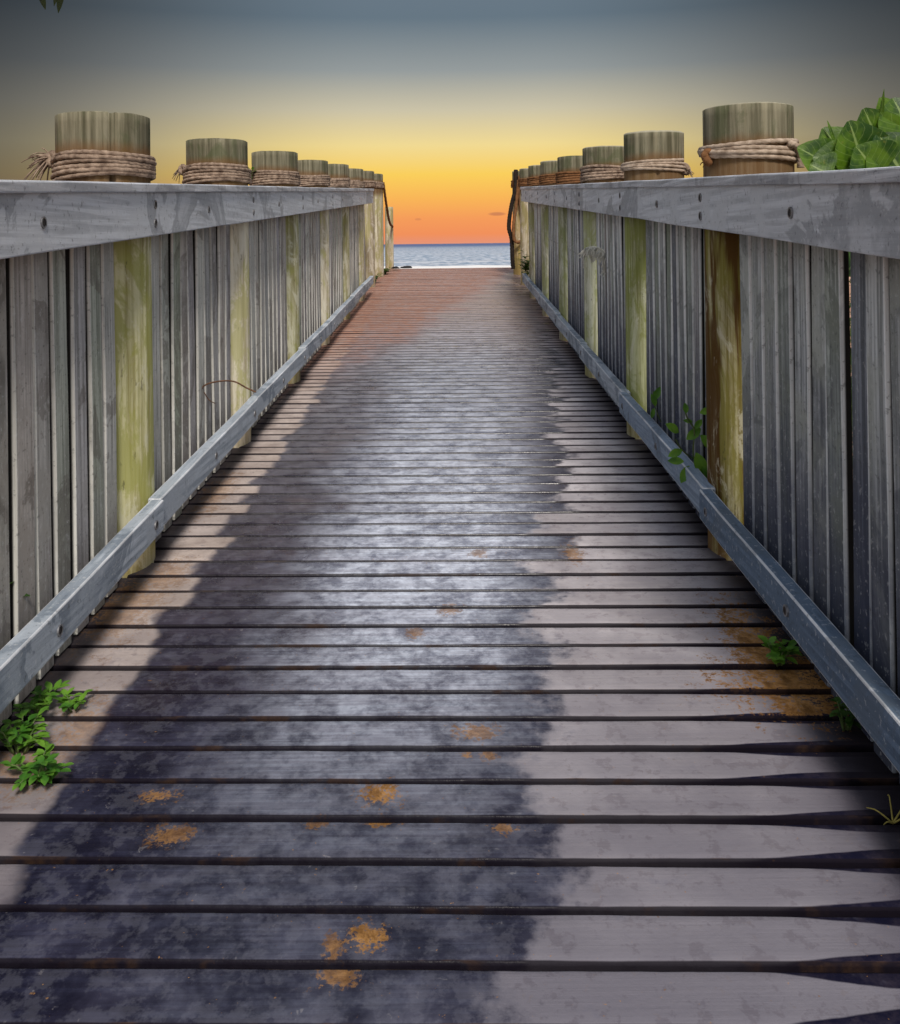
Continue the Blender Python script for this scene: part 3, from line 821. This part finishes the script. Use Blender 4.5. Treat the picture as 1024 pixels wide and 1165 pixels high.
# palm outside the frame on the left whose leaf tips hang into the corner
def palm():
    b = Vector((-3.7, 3.3, -.45)); o = empty('palm_tree', b, 'dark palm leaf tips hanging into the top left corner', 'palm tree')
    bm = bmesh.new()
    top = Vector((.15, .1, 3.9))
    tr = smooth_path([(0,0,0), (-.05,0,1.2), (0,.05,2.6), top], 60)
    sweep(bm, tr, lambda q: .13-.05*q+.006*math.sin(q*150), 20); build('trunk', bm, M_bark, o, True)
    tipw = at(57, -12, 4.1)-b
    rnd = random.Random(2)
    dirs = [tipw+Vector((.0,0,.08))-top]+[Vector((math.cos(a)*1.7, math.sin(a)*1.7, rnd.uniform(-.9,.2))) for a in (1.7,2.3,2.9,3.5,4.1,4.7)]
    for i, d in enumerate(dirs):
        bm = bmesh.new()
        pts = smooth_path([top, top+d*.4+Vector((0,0,.45)), top+d*.8+Vector((0,0,.22)), top+d], 26)
        sweep(bm, pts, lambda q: .014*(1-.8*q), 6)
        for j in range(3, 26):
            t = (pts[j]-pts[j-1]).normalized(); sd = t.cross(Vector((0,0,1))).normalized()
            for s_ in (-1, 1):
                dd = t*.6+sd*s_*.8+Vector((0,0,-.75)); L = .5*math.sin(math.pi*(j/26)**.8)+.05
                if i == 0 and pts[j].z < tipw.z+.6: L *= .45
                leaf(bm, pts[j], dd, Vector((0,0,1)), L, .028, 4, 2, .5, .3, 0)
        build('frond', bm, M_palm, o, True, recalc=False)
    bm = bmesh.new()      # the two tips that show
    for (px, py, tx, ty, W) in ((42,-26,51,11,.034),(72,-34,60,7,.030),(74,-28,65,15,.036),(52,-36,45,3,.03)):
        p = at(px, py, 4.1)-b; q = at(tx, ty, 4.1)-b
        leaf(bm, p, q-p, Vector((0,-1,.2)), (q-p).length, W, 6, 2, .1, .2, 0)
    sweep(bm, [at(x_, y_, 4.1)-b for x_, y_ in ((38,-50),(46,-26),(58,-32),(72,-26),(84,-40))], .006, 6)
    build('leaf_tips', bm, M_palm, o, True, recalc=False)
palm()

# ---------------------------------------------------------------- ground, scrub, sea
def gz(x, y):
    """terrain height: under the ramp, up to the crest, then down the beach"""
    if y < END: z = S*y-.42
    else: z = S*END-.42
    on = max(0, min(1, (y-10.8)/1.6)); on = on*on*(3-2*on)
    crest = S*END-.012
    z = z*(1-on)+crest*on if y < END+.4 else crest
    if y > END+.4:
        q = y-END-.4
        z = crest-.065*q if q < 50 else crest-3.25-.02*(q-50)
        if q < 1: z = crest-.09*q*q*.5
        else: z -= .0
    z += .03*mnoise.noise(Vector((x*.5, y*.5, 0)))*(0 if abs(x) < 1.4 and 11.5 < y < 14 else 1)
    return max(z, -6)
bm = bmesh.new()
xs = [-9000,-3000,-900,-300,-100,-40,-20,-10,-6,-4,-3,-2.2,-1.6,-1.2,-.8,-.4,0,.4,.8,1.2,1.6,2.2,3,4,6,10,20,40,100,300,900,3000,9000]
ys = [-9000,-2000,-400,-100,-40,-15,-6,-3,-1]+[i*.6 for i in range(0, 18)]+[10.6+.2*i for i in range(0, 26)]+[17,20,25,32,40,50,62,80,100,130,200,400]
G = [[bm.verts.new((x, y, gz(x, y))) for x in xs] for y in ys]
for i in range(len(ys)-1):
    for j in range(len(xs)-1): bm.faces.new((G[i][j], G[i][j+1], G[i+1][j+1], G[i+1][j]))
tag(build('ground', bm, M_sand, None, True), 'reddish sand of the dune and beach', kind='structure')
bm = bmesh.new()
ysea = [75, 100, 130, 180, 260, 400, 800, 2000, 6000, 30000]; xsea = [-30000,-4000,-600,-100,0,100,600,4000,30000]
G = [[bm.verts.new((x, y, -2.2)) for x in xsea] for y in ysea]
for i in range(len(ysea)-1):
    for j in range(len(xsea)-1): bm.faces.new((G[i][j], G[i][j+1], G[i+1][j+1], G[i+1][j]))
tag(build('sea', bm, M_sea, None, True), 'blue grey sea with a white line of surf', kind='structure')

def scrub(side, seed):
    rnd = random.Random(seed); bm = bmesh.new()
    for i in range(20000):
        y = rnd.uniform(-.6, 11.2); w = rnd.random()**1.4*2.4
        x = (1.10+w) if side > 0 else (-1.24-w)
        g = S*y-.42
        top = .62+.25*mnoise.noise(Vector((x*1.3, y*1.3, side)))
        z = g+(top)*rnd.random()**.6
        z = min(z, S*y+.62)
        d = Vector((rnd.uniform(-1,1), rnd.uniform(-1,1), rnd.uniform(-.3,1)))
        s_ = rnd.uniform(.04, .085)
        leaf(bm, Vector((x, y, z)), d, Vector((0,0,1)), s_, s_*.45, 2, 2, .3, .3, 0)
    tag(build('dune_scrub', bm, M_scrub, None, True, recalc=False), 'dark low scrub growing along the %s of the boardwalk' % ('right' if side > 0 else 'left'), 'scrub', kind='stuff')
scrub(1, 1); scrub(-1, 2)

# ---------------------------------------------------------------- sky and light
w = bpy.data.worlds.new('World'); sc.world = w; w.use_nodes = True
t = w.node_tree; t.nodes.clear()
class WT(NT):
    def __init__(s, tree): s.t = tree
m = WT(t)
D = m.sep(m.nd('ShaderNodeTexCoord').outputs['Generated'])
SUN_EL, SUN_AZ = R(46), R(169)        # azimuth clockwise from +Y: behind the camera, to its right
sky = m.nd('ShaderNodeTexSky', sky_type='NISHITA', sun_disc=False, sun_elevation=SUN_EL, sun_rotation=SUN_AZ)
z = m.math('MAXIMUM', D[2], 0.0)
def lin(r, g, b):
    f = lambda c: (c/255/12.92) if c/255 <= .04045 else ((c/255+.055)/1.055)**2.4
    return (f(r), f(g), f(b))
def el(y): return math.sin(math.atan((277-y)/1050))
K = 1/.55     # ramp input spans sin(elevation) 0..0.55
rp = m.ramp(m.mul(z, K), [(0, lin(230,148,118)), (el(266)*K, lin(243,144,90)), (el(248)*K, lin(247,156,88)), (el(225)*K, lin(251,182,84)),
    (el(198)*K, lin(252,208,88)), (el(165)*K, lin(243,219,146)), (el(125)*K, lin(205,196,168)), (el(80)*K, lin(150,156,156)), (el(20)*K, lin(102,118,130)), (el(-120)*K, (.17,.205,.26)), (1.0, (.34,.39,.48))])
az = m.math('ARCTAN2', D[0], D[1])           # 0 ahead
aa = m.math('ABSOLUTE', az)
fall = m.step(aa, R(4), R(30), 1.0, .17)     # glow fades to either side
fall2 = m.step(z, .25, .5, 0, 1)
fall = m.mix(fall2, m.comb(fall, fall, fall), (1,1,1))
side_ = m.step(aa, R(8), R(30), 0, .45)
bw = m.nd('ShaderNodeRGBToBW'); m.set(bw.inputs[0], rp)
rp = m.mix(m.mul(side_, m.step(z, .45, .3)), rp, bw.outputs[0])
c1 = m.mix(1.0, rp, fall, 'MULTIPLY')
back = m.step(aa, R(42), R(100))
c1 = m.mix(back, c1, m.mix(m.step(z, 0, .4), (.46,.45,.46), (.54,.57,.64)))
# thin dark cloud streaks low over the sea
for (px, py, wx, wz) in ((566,244,.010,.0022),(476,249,.004,.0014)):
    a_ = math.atan((px-VX)/F); z_ = el(py)
    d = m.add(m.math('POWER', m.math('DIVIDE', m.sub(az, a_), wx), 2.0), m.math('POWER', m.math('DIVIDE', m.sub(z, z_), wz), 2.0))
    c1 = m.mix(m.mul(m.step(d, 1.3, .2), .30 if px < 500 else .55), c1, lin(170,98,80))
bg1 = m.nd('ShaderNodeBackground'); m.set(bg1.inputs[0], c1); bg1.inputs[1].default_value = .97
bg2 = m.nd('ShaderNodeBackground'); m.set(bg2.inputs[0], sky.outputs[0]); bg2.inputs[1].default_value = .002
ad = m.nd('ShaderNodeAddShader'); t.links.new(bg1.outputs[0], ad.inputs[0]); t.links.new(bg2.outputs[0], ad.inputs[1])
wo = m.nd('ShaderNodeOutputWorld'); t.links.new(ad.outputs[0], wo.inputs[0])

sl = bpy.data.lights.new('sun', 'SUN'); sl.energy = 3.2; sl.angle = R(12); sl.color = (1, .93, .84)
so = link(bpy.data.objects.new('sun', sl))
dv = Vector((math.sin(SUN_AZ)*math.cos(SUN_EL), math.cos(SUN_AZ)*math.cos(SUN_EL), math.sin(SUN_EL)))
so.rotation_euler = (-dv).to_track_quat('-Z', 'Y').to_euler(); so.location = (0, -5, 8)

# ---------------------------------------------------------------- camera
cam = bpy.data.cameras.new('camera'); co = link(bpy.data.objects.new('camera', cam))
cam.sensor_fit = 'HORIZONTAL'; cam.sensor_width = 36; cam.lens = 36*F/1024
cam.shift_x = -(VX-512)/1024; cam.shift_y = -(582.5-HY)/1024
cam.clip_start = .05; cam.clip_end = 60000
co.location = (0, 0, H)
co.rotation_euler = (R(90), 0, 0)
co.matrix_world = Matrix.Translation((0,0,H)) @ Matrix.Rotation(-ROLL, 4, 'Y').inverted() @ Matrix.Rotation(R(90), 4, 'X')
sc.camera = co
sc.render.engine = 'CYCLES'
sc.cycles.max_bounces = 5; sc.cycles.diffuse_bounces = 3; sc.cycles.glossy_bounces = 2; sc.cycles.transmission_bounces = 2
sc.cycles.use_adaptive_sampling = True; sc.cycles.adaptive_threshold = .03; sc.cycles.use_denoising = True
sc.render.resolution_x = 900; sc.render.resolution_y = 1024
sc.view_settings.view_transform = 'Standard'; sc.view_settings.look = 'None'; sc.view_settings.exposure = 0
